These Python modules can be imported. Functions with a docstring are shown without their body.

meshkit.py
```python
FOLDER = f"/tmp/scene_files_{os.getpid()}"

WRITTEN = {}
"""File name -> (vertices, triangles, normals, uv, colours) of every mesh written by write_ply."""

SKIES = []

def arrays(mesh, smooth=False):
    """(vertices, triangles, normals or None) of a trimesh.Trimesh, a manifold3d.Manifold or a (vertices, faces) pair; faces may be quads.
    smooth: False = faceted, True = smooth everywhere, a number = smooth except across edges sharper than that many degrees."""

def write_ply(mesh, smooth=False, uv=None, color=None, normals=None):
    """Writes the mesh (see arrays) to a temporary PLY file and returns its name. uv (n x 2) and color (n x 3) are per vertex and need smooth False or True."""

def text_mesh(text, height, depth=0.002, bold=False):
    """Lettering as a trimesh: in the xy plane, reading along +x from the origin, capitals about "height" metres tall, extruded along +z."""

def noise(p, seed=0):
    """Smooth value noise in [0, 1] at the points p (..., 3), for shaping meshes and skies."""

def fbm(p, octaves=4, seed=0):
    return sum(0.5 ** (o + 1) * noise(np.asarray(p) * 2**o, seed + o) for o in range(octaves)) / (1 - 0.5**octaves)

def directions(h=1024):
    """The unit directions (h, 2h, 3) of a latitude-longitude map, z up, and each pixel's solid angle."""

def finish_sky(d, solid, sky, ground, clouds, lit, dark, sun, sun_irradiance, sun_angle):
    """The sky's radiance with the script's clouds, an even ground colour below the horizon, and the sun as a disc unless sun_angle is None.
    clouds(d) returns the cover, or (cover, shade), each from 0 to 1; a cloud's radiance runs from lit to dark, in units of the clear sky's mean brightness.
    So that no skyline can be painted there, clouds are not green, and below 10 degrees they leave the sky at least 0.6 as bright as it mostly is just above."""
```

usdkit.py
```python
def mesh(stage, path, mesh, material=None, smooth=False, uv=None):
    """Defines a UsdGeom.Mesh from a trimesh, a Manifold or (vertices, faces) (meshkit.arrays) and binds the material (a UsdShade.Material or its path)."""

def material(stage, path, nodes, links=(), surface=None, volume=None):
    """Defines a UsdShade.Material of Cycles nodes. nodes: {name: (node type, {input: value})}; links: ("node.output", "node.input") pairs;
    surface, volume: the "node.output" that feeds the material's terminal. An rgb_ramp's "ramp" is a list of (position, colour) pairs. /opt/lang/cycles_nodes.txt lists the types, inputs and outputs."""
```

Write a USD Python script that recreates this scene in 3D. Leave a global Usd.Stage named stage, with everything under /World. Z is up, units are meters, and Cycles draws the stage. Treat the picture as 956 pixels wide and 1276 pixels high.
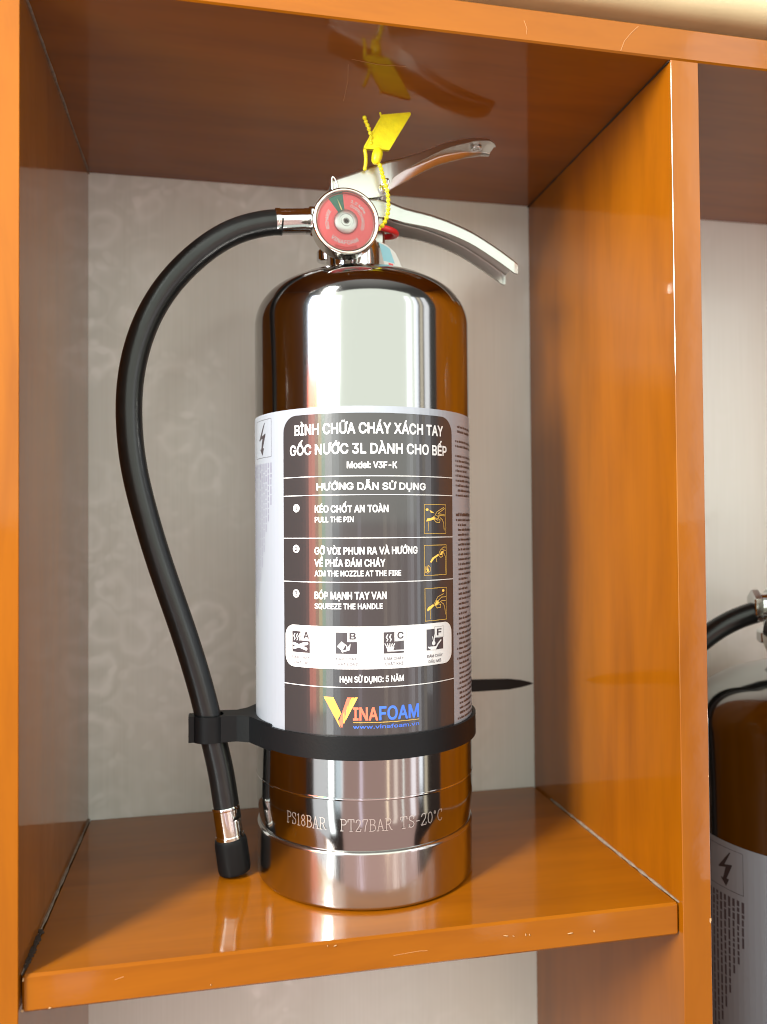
import math, random
import numpy as np, trimesh, usdkit, meshkit
import shapely
from shapely import affinity
from shapely.geometry import Polygon, box as sbox, Point, LineString
from shapely.ops import unary_union
from pxr import Usd, UsdGeom, UsdLux, UsdShade, Gf, Sdf

random.seed(7)
rng = np.random.default_rng(7)
stage = Usd.Stage.CreateInMemory()
UsdGeom.SetStageUpAxis(stage, UsdGeom.Tokens.z)
UsdGeom.SetStageMetersPerUnit(stage, 1.0)
UsdGeom.Xform.Define(stage, '/World')
UsdGeom.Scope.Define(stage, '/World/Looks')

# ------------------------------------------------------------------ camera
CAM = np.array([0.08090, -0.36448, 0.18610])
RIGHT = (0.97932508, -0.2021542, -0.00748853)
UP = (0.00324955, -0.0212928, 0.999768)
FWD = (0.20226675, 0.97912221, 0.02019566)
cam = UsdGeom.Camera.Define(stage, '/World/camera')
cam.AddTransformOp().Set(Gf.Matrix4d(*RIGHT, 0, *UP, 0, *[-v for v in FWD], 0, *[float(v) for v in CAM], 1))
cam.CreateHorizontalApertureAttr(36.0)
cam.CreateFocalLengthAttr(36.0 * 1011.83 / 956)
cam.CreateClippingRangeAttr(Gf.Vec2f(0.01, 100))
cam.CreateFStopAttr(9.5)
cam.CreateFocusDistanceAttr(0.405)
cam.CreateExposureAttr(0.25)

# ------------------------------------------------------------------ light: daylight through a shop front, seen from inside a cabinet, plus glowing strips added for reflections
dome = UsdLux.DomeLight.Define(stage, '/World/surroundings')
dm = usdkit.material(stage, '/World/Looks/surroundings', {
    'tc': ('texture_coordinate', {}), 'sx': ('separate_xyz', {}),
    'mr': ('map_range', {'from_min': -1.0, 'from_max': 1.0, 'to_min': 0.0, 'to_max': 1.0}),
    'r': ('rgb_ramp', {'ramp': [(0.0, (.03, .02, .016)), (0.14, (.05, .03, .025)), (0.25, (.04, .027, .022)), (0.49, (.07, .05, .042)), (0.53, (.08, .077, .07)), (.88, (.10, .097, .09)), (.97, (.42, .41, .38)), (1.0, (.55, .54, .50))]}),  # overhead end brightened to fill the dark reflection on the steel shoulder
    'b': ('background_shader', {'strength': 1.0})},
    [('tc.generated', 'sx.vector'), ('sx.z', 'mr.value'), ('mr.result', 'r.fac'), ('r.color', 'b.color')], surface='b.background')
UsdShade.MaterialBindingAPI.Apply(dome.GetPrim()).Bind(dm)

def rect_light(name, theta, dist, z0, z1, width, color, radiance, target=(0.15, 0.06, None), spread=None):
    """A bright window or lit wall of the shop, or an added glowing strip: theta = degrees to the right of straight out of the cabinet, z0..z1 its height."""
    t = math.radians(theta)
    pos = np.array([0.15 + dist * math.sin(t), 0.06 - dist * math.cos(t), (z0 + z1) / 2])
    d = np.array([0.15, 0.06, pos[2]]) - pos
    d /= np.linalg.norm(d)
    zax = -d
    xax = np.cross((0, 0, 1), zax); xax /= np.linalg.norm(xax)
    yax = np.cross(zax, xax)
    l = UsdLux.RectLight.Define(stage, '/World/' + name)
    l.AddTransformOp().Set(Gf.Matrix4d(*xax, 0, *yax, 0, *zax, 0, *pos, 1))
    l.CreateWidthAttr(width); l.CreateHeightAttr(z1 - z0)
    l.CreateIntensityAttr(radiance); l.CreateColorAttr(Gf.Vec3f(*color)); l.CreateNormalizeAttr(False)
    return l

K = 1.0
rect_light('window_light', -60.5, 1.00, .46, .95, .16, (.86, .95, 1.10), 10.0)
rect_light('window_light_001', -49, 1.00, .46, 1.00, .15, (1.0, .98, .92), 94.0)
rect_light('window_light_002', -36, 1.02, .44, .90, .14, (.92, 1.0, .98), 5.0)
rect_light('upper_window_light', -49, 1.00, 1.05, 1.60, .22, (1.0, .985, .94), 36.0)
rect_light('added_streak_light', -62, 1.00, -.12, .45, .15, (1.0, .26, .17), 6.0)  # tinted glowing strips, added to lay coloured streaks on the label
rect_light('added_streak_light_001', -54.5, 1.00, -.12, .45, .085, (1.0, .84, .38), 5.5)
rect_light('added_streak_light_002', -49.7, 1.00, -.12, .45, .06, (.50, 1.0, .72), 4.2)
rect_light('added_streak_light_003', -44.5, 1.00, -.60, .45, .10, (.95, 1.0, 1.0), 4.4)
rect_light('added_streak_light_004', -36, 1.02, -.30, .43, .13, (.78, .93, 1.0), 1.5)
rect_light('threshold_light', -56, 1.00, -.65, -.13, .26, (.95, .98, 1.0), 1.2)
rect_light('bright_wall_light', 2, 1.50, .20, 1.95, 3.0, (.89, .955, .84), 1.75)
rect_light('added_low_glow', 6, 1.42, -1.60, .19, 2.4, (1.0, .66, .58), .66)  # glowing panel and narrow strips added to tint the lower chrome reflections
rect_light('added_low_glow_001', -14, 1.38, -.70, .21, .07, (.72, .70, .90), 1.2)
rect_light('added_low_glow_002', 13, 1.38, -.55, .21, .05, (1.0, .84, .58), 1.9)
rect_light('added_low_glow_003', 21, 1.38, -.65, .21, .09, (.86, .80, .70), 1.2)
rect_light('added_low_glow_004', 29, 1.38, -.60, .21, .03, (.80, .97, .93), 2.2)
rect_light('far_window_light', 40, 1.30, -.45, 1.1, .12, (.86, .92, 1.0), 1.6)
rect_light('far_window_light_001', 48.5, 1.30, -.35, 1.1, .10, (.88, .93, 1.0), 2.4)
rect_light('far_window_light_002', 54.5, 1.30, -.45, 1.1, .08, (1.0, .88, .66), 1.1)
rect_light('far_window_light_003', 61, 1.30, -.15, 1.1, .14, (.95, .97, 1.0), 1.7)

# ------------------------------------------------------------------ materials
def pbr(name, color, rough=.5, metallic=0.0, noise=None, bump=None, **kw):
    """Principled material; noise = (scale, amount, stretch xyz) varies the colour, bump = (scale, strength, stretch)."""
    n = {'p': ('principled_bsdf', {'base_color': color, 'roughness': rough, 'metallic': metallic, **kw})}
    l = []
    if noise or bump:
        n['tc'] = ('texture_coordinate', {})
    if noise:
        sc, am, st = noise
        n['m'] = ('mapping', {'scale': st}); n['n'] = ('noise_texture', {'scale': sc, 'detail': 5.0, 'roughness': .6})
        n['r'] = ('rgb_ramp', {'ramp': [(.25, tuple(c * (1 - am) for c in color)), (.75, tuple(min(1, c * (1 + am)) for c in color))]})
        l += [('tc.object', 'm.vector'), ('m.vector', 'n.vector'), ('n.fac', 'r.fac'), ('r.color', 'p.base_color')]
    if bump:
        sc, am, st = bump
        n['m2'] = ('mapping', {'scale': st}); n['n2'] = ('noise_texture', {'scale': sc, 'detail': 3.0})
        n['b'] = ('bump', {'strength': am, 'distance': .001})
        l += [('tc.object', 'm2.vector'), ('m2.vector', 'n2.vector'), ('n2.fac', 'b.height'), ('b.normal', 'p.normal')]
    return usdkit.material(stage, '/World/Looks/' + name, n, l, surface='p.BSDF')

def wood(name, stretch):
    return usdkit.material(stage, '/World/Looks/' + name, {
        'tc': ('texture_coordinate', {}), 'm': ('mapping', {'scale': stretch}),
        'n': ('noise_texture', {'scale': 9.0, 'detail': 6.0, 'roughness': .6, 'distortion': .4}),
        'r': ('rgb_ramp', {'ramp': [(.22, (.185, .050, .0009)), (.5, (.250, .073, .0012)), (.78, (.295, .090, .0018))]}),
        'n2': ('noise_texture', {'scale': 38.0, 'detail': 4.0}),
        'b': ('bump', {'strength': .10, 'distance': .001}),
        'n3': ('noise_texture', {'scale': 22.0, 'detail': 4.0}),
        'rr': ('map_range', {'from_min': .35, 'from_max': .7, 'to_min': .045, 'to_max': .12, 'clamp': True}),
        'p': ('principled_bsdf', {'roughness': .38, 'specular_ior_level': .04, 'coat_weight': 1.0, 'coat_ior': 1.38})},
        [('tc.object', 'm.vector'), ('m.vector', 'n.vector'), ('n.fac', 'r.fac'), ('r.color', 'p.base_color'), ('tc.object', 'n2.vector'),
         ('tc.object', 'n3.vector'), ('n3.fac', 'rr.value'), ('rr.result', 'p.coat_roughness'),
         ('n2.fac', 'b.height'), ('b.normal', 'p.coat_normal')], surface='p.BSDF')

M = {
    'wood_z': wood('lacquered_wood_upright', (5, 5, .7)),
    'wood_x': wood('lacquered_wood_level', (.7, 5, 5)),
    'joint': pbr('joint_filler', (.22, .17, .13), .8, noise=(300, .4, (1, 1, 1))),
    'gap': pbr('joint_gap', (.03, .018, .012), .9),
    'scratch': pbr('scratched_lacquer', (.42, .19, .07), .6),
    'chip': pbr('bare_chip', (.50, .31, .16), .7),
    'steel': pbr('polished_steel', (.37, .368, .362), .105, 1.0, bump=(90, .03, (1, 1, .06))),
    'brushed': pbr('brushed_steel', (.52, .53, .51), .33, 1.0, bump=(500, .10, (.3, 1, 1))),
    'satin': pbr('satin_steel', (.50, .48, .465), .165, 1.0, bump=(300, .05, (1, 1, .1))),
    'lever': pbr('lever_steel', (.66, .65, .63), .33, 1.0),
    'chrome': pbr('chrome', (.74, .75, .76), .09, 1.0),
    'nickel': pbr('warm_rim', (.70, .66, .60), .13, 1.0),
    'rubber': pbr('black_rubber', (.008, .0085, .009), .27, noise=(120, .3, (1, 1, 1)), bump=(1500, .06, (1, 1, 1))),
    'plastic': pbr('black_plastic', (.005, .0055, .0065), .46, specular_ior_level=.22, bump=(900, .08, (1, 1, 1))),
    'paper': pbr('label_paper', (.30, .325, .375), .30, coat_weight=.5, coat_roughness=.08),
    'panel': pbr('label_dark_film', (.034, .031, .033), .22, coat_weight=.75, coat_roughness=.06, coat_ior=1.5),
    'white_ink': pbr('white_ink', (.66, .66, .67), .35, coat_weight=.5, coat_roughness=.06),
    'dark_ink': pbr('dark_ink', (.045, .038, .045), .35, coat_weight=.6, coat_roughness=.06),
    'grey_ink': pbr('grey_ink', (.09, .075, .09), .4),
    'faint_ink': pbr('faint_ink', (.20, .20, .26), .4),
    'gold_ink': pbr('gold_ink', (.68, .42, .08), .4),
    'orange_ink': pbr('orange_ink', (.92, .36, .07), .4),
    'amber_ink': pbr('amber_ink', (.95, .55, .10), .4),
    'red_ink': pbr('red_ink', (.85, .16, .09), .4),
    'blue_ink': pbr('blue_ink', (.05, .15, .68), .4),
    'etch': pbr('etched_steel', (.66, .62, .59), .36, .9),
    'dial': pbr('dial_red', (.84, .12, .13), .45),
    'green': pbr('dial_green', (.02, .16, .10), .45),
    'needle': pbr('dial_needle', (.80, .74, .30), .4),
    'yellow': pbr('yellow_plastic', (.84, .70, .012), .38, noise=(170, .16, (1, 1, 1)), subsurface_weight=.15, subsurface_scale=.002, bump=(700, .12, (1, 1, 1))),
    'red': pbr('red_plastic', (.62, .02, .025), .35),
    'cyan': pbr('cyan_print', (.30, .62, .72), .4),
    'sticker': pbr('sticker_paper', (.74, .76, .74), .5),
    'box': pbr('beige_box', (.62, .49, .29), .45, noise=(30, .08, (1, 1, 1)), bump=(900, .06, (1, 1, 1))),
}
M['pane'] = usdkit.material(stage, '/World/Looks/gauge_glass', {
    'fr': ('fresnel', {'IOR': 1.5}), 't': ('transparent_bsdf', {'color': (.98, .97, .97)}), 'g': ('glossy_bsdf', {'color': (1, 1, 1), 'roughness': .03}),
    'x': ('mix_closure', {})}, [('fr.fac', 'x.fac'), ('t.BSDF', 'x.closure1'), ('g.BSDF', 'x.closure2')], surface='x.closure')

# printed laminate on the back board: fine upright threads and a faint pattern of curled flowers
M['back'] = usdkit.material(stage, '/World/Looks/back_laminate', {
    'tc': ('texture_coordinate', {}),
    'mt': ('mapping', {'scale': (900, 1, 14)}), 'nt': ('noise_texture', {'scale': 1.0, 'detail': 3.0}),
    'w': ('noise_texture', {'scale': 40.0, 'detail': 2.0}), 'ws': ('vector_math', {'math_type': 'scale', 'scale': .022}),
    'wa': ('vector_math', {'math_type': 'add'}),
    'v': ('voronoi_texture', {'scale': 26.0, 'randomness': .8}),
    'ri': ('rgb_ramp', {'ramp': [(0, (.3, .3, .3)), (.16, (.0, .0, .0)), (.30, (1, 1, 1)), (.40, (.2, .2, .2)), (.52, (.0, .0, .0)), (.62, (.55, .55, .55)), (.8, (0, 0, 0))]}),
    'v2': ('voronoi_texture', {'scale': 85.0, 'feature': 'f1'}),
    'r2': ('rgb_ramp', {'ramp': [(.18, (1, 1, 1)), (.36, (0, 0, 0))]}),
    'mx': ('mix_color', {'blend_type': 'add', 'fac': .55}),
    'nm': ('noise_texture', {'scale': 9.0, 'detail': 3.0}),
    'rm': ('rgb_ramp', {'ramp': [(.42, (0, 0, 0)), (.62, (1, 1, 1))]}),
    'mm': ('mix_color', {'blend_type': 'multiply', 'fac': 1.0}),
    'c1': ('rgb_ramp', {'ramp': [(.3, (.735, .74, .70)), (.7, (.775, .78, .745))]}),
    'cm': ('mix_color', {'b': (.92, .92, .90)}),
    'sc': ('math', {'math_type': 'multiply', 'use_clamp': True}), 'sp': ('separate_xyz', {}),
    'mk': ('map_range', {'from_min': .13, 'from_max': .20, 'to_min': 1.05, 'to_max': .40, 'clamp': True}),  # light washing out the print towards the right, put into the colour
    'p': ('principled_bsdf', {'roughness': .38, 'coat_weight': .25, 'coat_roughness': .12})},
    [('tc.object', 'mt.vector'), ('mt.vector', 'nt.vector'), ('nt.fac', 'c1.fac'), ('tc.object', 'w.vector'), ('w.color', 'ws.vector1'), ('tc.object', 'wa.vector1'),
     ('ws.vector', 'wa.vector2'), ('wa.vector', 'v.vector'), ('v.distance', 'ri.fac'), ('wa.vector', 'v2.vector'), ('v2.distance', 'r2.fac'), ('ri.color', 'mx.a'), ('r2.color', 'mx.b'),
     ('tc.object', 'nm.vector'), ('nm.fac', 'rm.fac'), ('mx.result', 'mm.a'), ('rm.color', 'mm.b'), ('mm.result', 'sc.value1'), ('tc.object', 'sp.vector'), ('sp.x', 'mk.value'), ('mk.result', 'sc.value2'), ('sc.value', 'cm.fac'), ('c1.color', 'cm.a'),
     ('cm.result', 'p.base_color')], surface='p.BSDF')

# ------------------------------------------------------------------ helpers
used = {}
def numbered(parent, name):
    k = (str(parent), name)
    n = used.get(k, 0); used[k] = n + 1
    return f'{parent}/{name}' if n == 0 else f'{parent}/{name}_{n:03d}'

def tag(prim, label=None, cat=None, group=None, kind=None):
    for k, v in (('label', label), ('category', cat), ('group', group), ('kind', kind)):
        if v: prim.SetCustomDataByKey(k, v)
    return prim

def thing(name, label, cat, loc=(0, 0, 0), rz=0, group=None):
    x = UsdGeom.Xform.Define(stage, numbered('/World', name))
    x.AddTranslateOp().Set(Gf.Vec3d(*map(float, loc)))
    if rz: x.AddRotateZOp().Set(rz)
    return tag(x.GetPrim(), label, cat, group)

def obj(name, mesh, m, parent, smooth=30, label=None):
    path = numbered(parent.GetPath() if parent else '/World', name)
    return tag(usdkit.mesh(stage, path, mesh, M[m], smooth=smooth).GetPrim(), label)

cat_ = trimesh.util.concatenate

def board(x0, x1, y0, y1, z0, z1, c=.0007, axes='xyz'):
    """A board with small chamfers on its long edges: the hull of a box cut at each edge."""
    import manifold3d as m3
    lo, hi = np.array([x0, y0, z0]), np.array([x1, y1, z1])
    pts = []
    for sx in (0, 1):
        for sy in (0, 1):
            for sz in (0, 1):
                s = np.array([sx, sy, sz]); p = np.where(s, hi, lo); inn = np.where(s, -c, c)
                for k in range(3):
                    if 'xyz'[k] in axes:
                        q = p.copy()
                        for j in range(3):
                            if j != k and 'xyz'[j] in axes: q[j] += inn[j] * 1.0
                        pts.append(q)
    h = trimesh.convex.convex_hull(np.array(pts))
    return h

def fix(m):
    if m.volume < 0: m.invert()
    return m

def lathe(profile, n=128):
    m = trimesh.creation.revolve(np.array(profile, float), sections=n)
    return fix(m)

def arc(cx, cz, r, a0, a1, n=8):
    return [(cx + r * math.cos(math.radians(a)), cz + r * math.sin(math.radians(a))) for a in np.linspace(a0, a1, n)]

def spline(pts, n):
    from scipy.interpolate import CubicSpline
    p = np.array(pts, float)
    t = np.r_[0, np.cumsum(np.linalg.norm(np.diff(p, axis=0), axis=1) ** .7)]
    return CubicSpline(t, p)(np.linspace(0, t[-1], n))

def tube(pts, radius, n=16, cap=True):
    p = np.array(pts, float); N = len(p)
    r = np.broadcast_to(np.asarray(radius, float), (N,))
    t = np.gradient(p, axis=0); t /= np.linalg.norm(t, axis=1, keepdims=True)
    u = np.cross(t[0], (0.13, 1, .07)); u /= np.linalg.norm(u)
    V = []
    a = np.linspace(0, 2 * np.pi, n, endpoint=False)
    for i in range(N):
        u = u - t[i] * (u @ t[i]); u /= np.linalg.norm(u); w = np.cross(t[i], u)
        V.append(p[i] + r[i] * (np.cos(a)[:, None] * u + np.sin(a)[:, None] * w))
    V = np.vstack(V); F = []
    for i in range(N - 1):
        for j in range(n):
            k = (j + 1) % n
            F += [[i * n + j, i * n + k, (i + 1) * n + k], [i * n + j, (i + 1) * n + k, (i + 1) * n + j]]
    if cap:
        V = np.vstack([V, p[0], p[-1]])
        for j in range(n):
            k = (j + 1) % n
            F += [[N * n, k, j], [N * n + 1, (N - 1) * n + j, (N - 1) * n + k]]
    m = trimesh.Trimesh(V, F, process=False)
    return fix(m)

def loft(sections):
    """Closed cross sections (each n x 3) joined into a capped solid."""
    S = np.array(sections); N, n = S.shape[:2]
    F = []
    for i in range(N - 1):
        for j in range(n):
            k = (j + 1) % n
            F += [[i * n + j, i * n + k, (i + 1) * n + k], [i * n + j, (i + 1) * n + k, (i + 1) * n + j]]
    h = n // 2
    for e, s in ((0, 1), (N - 1, -1)):
        for j in range(h - 1):
            q = [e * n + j, e * n + j + 1, e * n + n - 2 - j, e * n + n - 1 - j]
            tri = [[q[0], q[3], q[2]], [q[0], q[2], q[1]]]
            F += tri if s > 0 else [t[::-1] for t in tri]
    m = trimesh.Trimesh(S.reshape(-1, 3), F, process=False)
    return fix(m)

def lever(stations, t=.0014):
    """A pressed channel, open below. stations: x, z of the top, depth of the flange, half width at the top, half width at the bottom edge."""
    from scipy.interpolate import PchipInterpolator
    a = np.array(stations, float)
    xs = np.unique(np.r_[a[:, 0], np.linspace(a[0, 0], a[-1, 0], 48)])
    v = PchipInterpolator(a[:, 0], a[:, 1:])(xs)
    out = []
    for x, (z, d, w, wb) in zip(xs, v):
        rr = min(.0025, d * .45)
        o = [(-wb, z - d)] + [(-w + rr - rr * math.sin(q), z - rr + rr * math.cos(q)) for q in np.linspace(math.pi / 2, 0, 5)]
        o += [(-b, c) for b, c in o[::-1]]
        ri = max(rr - t, .0003)
        tt = min(t, d * .5)
        i = [(-wb + t, z - d)] + [(-w + t + ri - ri * math.sin(q), z - tt - ri + ri * math.cos(q)) for q in np.linspace(math.pi / 2, 0, 5)]
        i += [(-b, c) for b, c in i[::-1]]
        out.append([(x, b, c) for b, c in o + i[::-1]])
    return loft(out)

def align(m, p, d):
    """Turns a mesh built along +z so that it starts at p and points along d."""
    T = trimesh.geometry.align_vectors([0, 0, 1], np.array(d, float) / np.linalg.norm(d))
    m = m.copy(); m.apply_transform(T); m.apply_translation(p)
    return m

# --- flat print wrapped round a cylinder (s = length along the girth, z = height)
def flat(poly, step=.0018):
    """Triangles of a flat shape cut into upright strips, so that it bends well."""
    V, F = [], []
    x0, y0, x1, y1 = poly.bounds
    n = max(1, int(math.ceil((x1 - x0) / step)))
    e = np.linspace(x0, x1, n + 1)
    for a, b in zip(e[:-1], e[1:]):
        g = poly.intersection(sbox(a, y0 - 1, b, y1 + 1))
        for q in getattr(g, 'geoms', [g]):
            if q.geom_type != 'Polygon' or q.area < 1e-11: continue
            v, f = trimesh.creation.triangulate_polygon(q, engine='earcut')
            F.append(f + sum(map(len, V))); V.append(v)
    v = np.vstack(V); f = np.vstack(F)
    tri = v[f]
    ar = np.cross(tri[:, 1] - tri[:, 0], tri[:, 2] - tri[:, 0])
    f[ar < 0] = f[ar < 0][:, ::-1]
    return np.c_[v, np.zeros(len(v))], f

def wrap(vf, R):
    v, f = vf
    th = v[:, 0] / RB
    return trimesh.Trimesh(np.c_[R * np.sin(th), -R * np.cos(th), v[:, 1]], f, process=False)

def letters(text, th0, th1, z, cap, bold=True, fat=None):
    fat = (.00006 if cap > .003 else .000035) if fat is None else fat
    """Lettering between two angles of the body: (vertices, triangles) in the s, z plane."""
    m = meshkit.text_mesh(text, cap, .0004, bold)
    v, f = np.array(m.vertices), np.array(m.faces)
    f = f[m.face_normals[:, 2] > .5]
    x0, x1 = v[:, 0].min(), v[:, 0].max()
    s0, s1 = math.radians(th0) * RB, math.radians(th1) * RB
    v[:, 0] = s0 + (v[:, 0] - x0) / (x1 - x0) * (s1 - s0)
    v[:, 1] += z
    if fat:
        g = unary_union([Polygon(t) for t in v[f][:, :, :2]]).buffer(fat, 2).simplify(.00002)
        V, F, k = [], [], 0
        for q in getattr(g, 'geoms', [g]):
            a, b = trimesh.creation.triangulate_polygon(q, engine='earcut')
            V.append(a); F.append(b + k); k += len(a)
        v, f = np.vstack(V), np.vstack(F)
        t = v[f]; ar = (t[:, 1, 0] - t[:, 0, 0]) * (t[:, 2, 1] - t[:, 0, 1]) - (t[:, 1, 1] - t[:, 0, 1]) * (t[:, 2, 0] - t[:, 0, 0])
        f[ar < 0] = f[ar < 0][:, ::-1]
        return np.c_[v, np.zeros(len(v))], f
    u, inv = np.unique(f, return_inverse=True)
    return v[u] * [1, 1, 0], inv.reshape(-1, 3)

# a plain seriffed engraving hand: strokes on a grid one unit high
GLYPH = {
 'P': (.62, [[(.12, 0), (.12, 1)], [(.0, 1), (.36, 1), (.54, .92), (.6, .77), (.54, .60), (.36, .52), (.12, .52)], [(.0, 0), (.26, 0)]]),
 'S': (.60, [[(.52, .72), (.54, .99)], [(.53, .84), (.42, .97), (.28, 1), (.12, .95), (.06, .80), (.10, .65), (.28, .54), (.46, .44), (.54, .26), (.48, .08), (.30, 0), (.14, .03), (.04, .18)], [(.04, .0), (.05, .28)]]),
 'T': (.66, [[(.33, 0), (.33, 1)], [(.02, .78), (.04, 1), (.62, 1), (.64, .78)], [(.2, 0), (.46, 0)]]),
 'B': (.64, [[(.12, 0), (.12, 1)], [(0, 1), (.38, 1), (.54, .92), (.56, .76), (.50, .60), (.36, .54), (.12, .54)], [(.36, .54), (.56, .46), (.62, .28), (.56, .08), (.38, 0), (0, 0)]]),
 'A': (.72, [[(.08, 0), (.34, 1), (.64, 0)], [(.18, .36), (.52, .36)], [(0, 0), (.18, 0)], [(.52, 0), (.74, 0)]]),
 'R': (.70, [[(.12, 0), (.12, 1)], [(.0, 1), (.36, 1), (.54, .92), (.58, .77), (.52, .60), (.36, .52), (.12, .52)], [(.0, 0), (.26, 0)], [(.34, .52), (.62, .03), (.72, .0)]]),
 '1': (.42, [[(.05, .86), (.22, 1), (.22, 0)], [(.06, 0), (.38, 0)]]),
 '8': (.58, [[(.28, .54), (.10, .66), (.08, .84), (.28, 1), (.48, .84), (.46, .66), (.28, .54), (.08, .40), (.05, .18), (.28, 0), (.52, .18), (.48, .40), (.28, .54)]]),
 '2': (.58, [[(.06, .74), (.12, .93), (.28, 1), (.44, .93), (.50, .74), (.42, .52), (.04, .0), (.50, .0), (.54, .18)]]),
 '7': (.56, [[(.03, .80), (.05, 1), (.52, 1), (.30, .44), (.24, 0)]]),
 '0': (.58, [[(.28, 0), (.10, .14), (.05, .5), (.10, .86), (.28, 1), (.46, .86), (.52, .5), (.46, .14), (.28, 0)]]),
 '-': (.42, [[(.04, .45), (.36, .45)]]), '°': (.30, [[(.13, .74), (.05, .80), (.04, .9), (.13, 1), (.22, .9), (.22, .8), (.13, .74)]]),
 'C': (.64, [[(.56, .72), (.57, 1)], [(.56, .82), (.44, .97), (.32, 1), (.12, .86), (.05, .5), (.12, .14), (.32, 0), (.48, .05), (.57, .2)]])}
def engraved(text, th0, th1, z, cap, w=.00034):
    x, g = 0, []
    tot = sum(GLYPH[c][0] + .12 for c in text) - .12
    s0 = S(th0); k = (S(th1) - s0) / tot
    for c in text:
        adv, st = GLYPH[c]
        for l in st: g.append(LineString([(s0 + (x + u) * k, z + v * cap) for u, v in l]).buffer(w / 2, 3))
        x += adv + .12
    return flat(unary_union(g))

def join(parts):
    V, F, k = [], [], 0
    for v, f in parts:
        V.append(v); F.append(f + k); k += len(v)
    return np.vstack(V), np.vstack(F)

def S(deg): return math.radians(deg) * RB
def rrect(x0, y0, x1, y1, r): return sbox(x0 + r, y0 + r, x1 - r, y1 - r).buffer(r, 8)
def stroke(pts, w): return LineString(pts).buffer(w / 2, 3)

# ------------------------------------------------------------------ the cabinet
W, H, D, T = .3049, .4200, .1897, .0153
cab = thing('shelf_cabinet', 'orange brown lacquered wooden shelf cabinet with open compartments', 'cabinet')
LOW = -.60
obj('side_panel', board(-.016, 0, 0, D, LOW, H, axes='xyz', c=.00025), 'wood_z', cab)
obj('side_panel', board(W, W + T, 0, D, LOW, H, c=.00025), 'wood_z', cab)
obj('side_panel', board(W + T + .30, W + 2 * T + .30, 0, D, LOW, H, c=.00025), 'wood_z', cab)
obj('top_board', board(-.30, W + 2 * T + .34, -.0004, D, H + .0001, H + .0163, c=.0008), 'wood_x', cab, label='board closing the compartments on top')
sh = board(.0006, W - .0004, .0030, D - .0002, -.0158, 0, c=.0011)
obj('shelf_board', sh, 'wood_x', cab, label='shelf with chipped front edge that carries the extinguisher')
RZ = -.310
obj('shelf_board', board(W + T + .0004, W + T + .2996, .0030, D - .0002, RZ - .016, RZ, c=.0008), 'wood_x', cab)
obj('shelf_board', board(.0006, W - .0004, .0030, D - .0002, LOW, LOW + .016, c=.0008), 'wood_x', cab)
obj('back_panel', board(-.016, W + 2 * T + .30, D + .0002, D + .0062, LOW, H + .016, c=.0003), 'back', cab, label='pale grey laminate with faint floral print')

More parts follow.
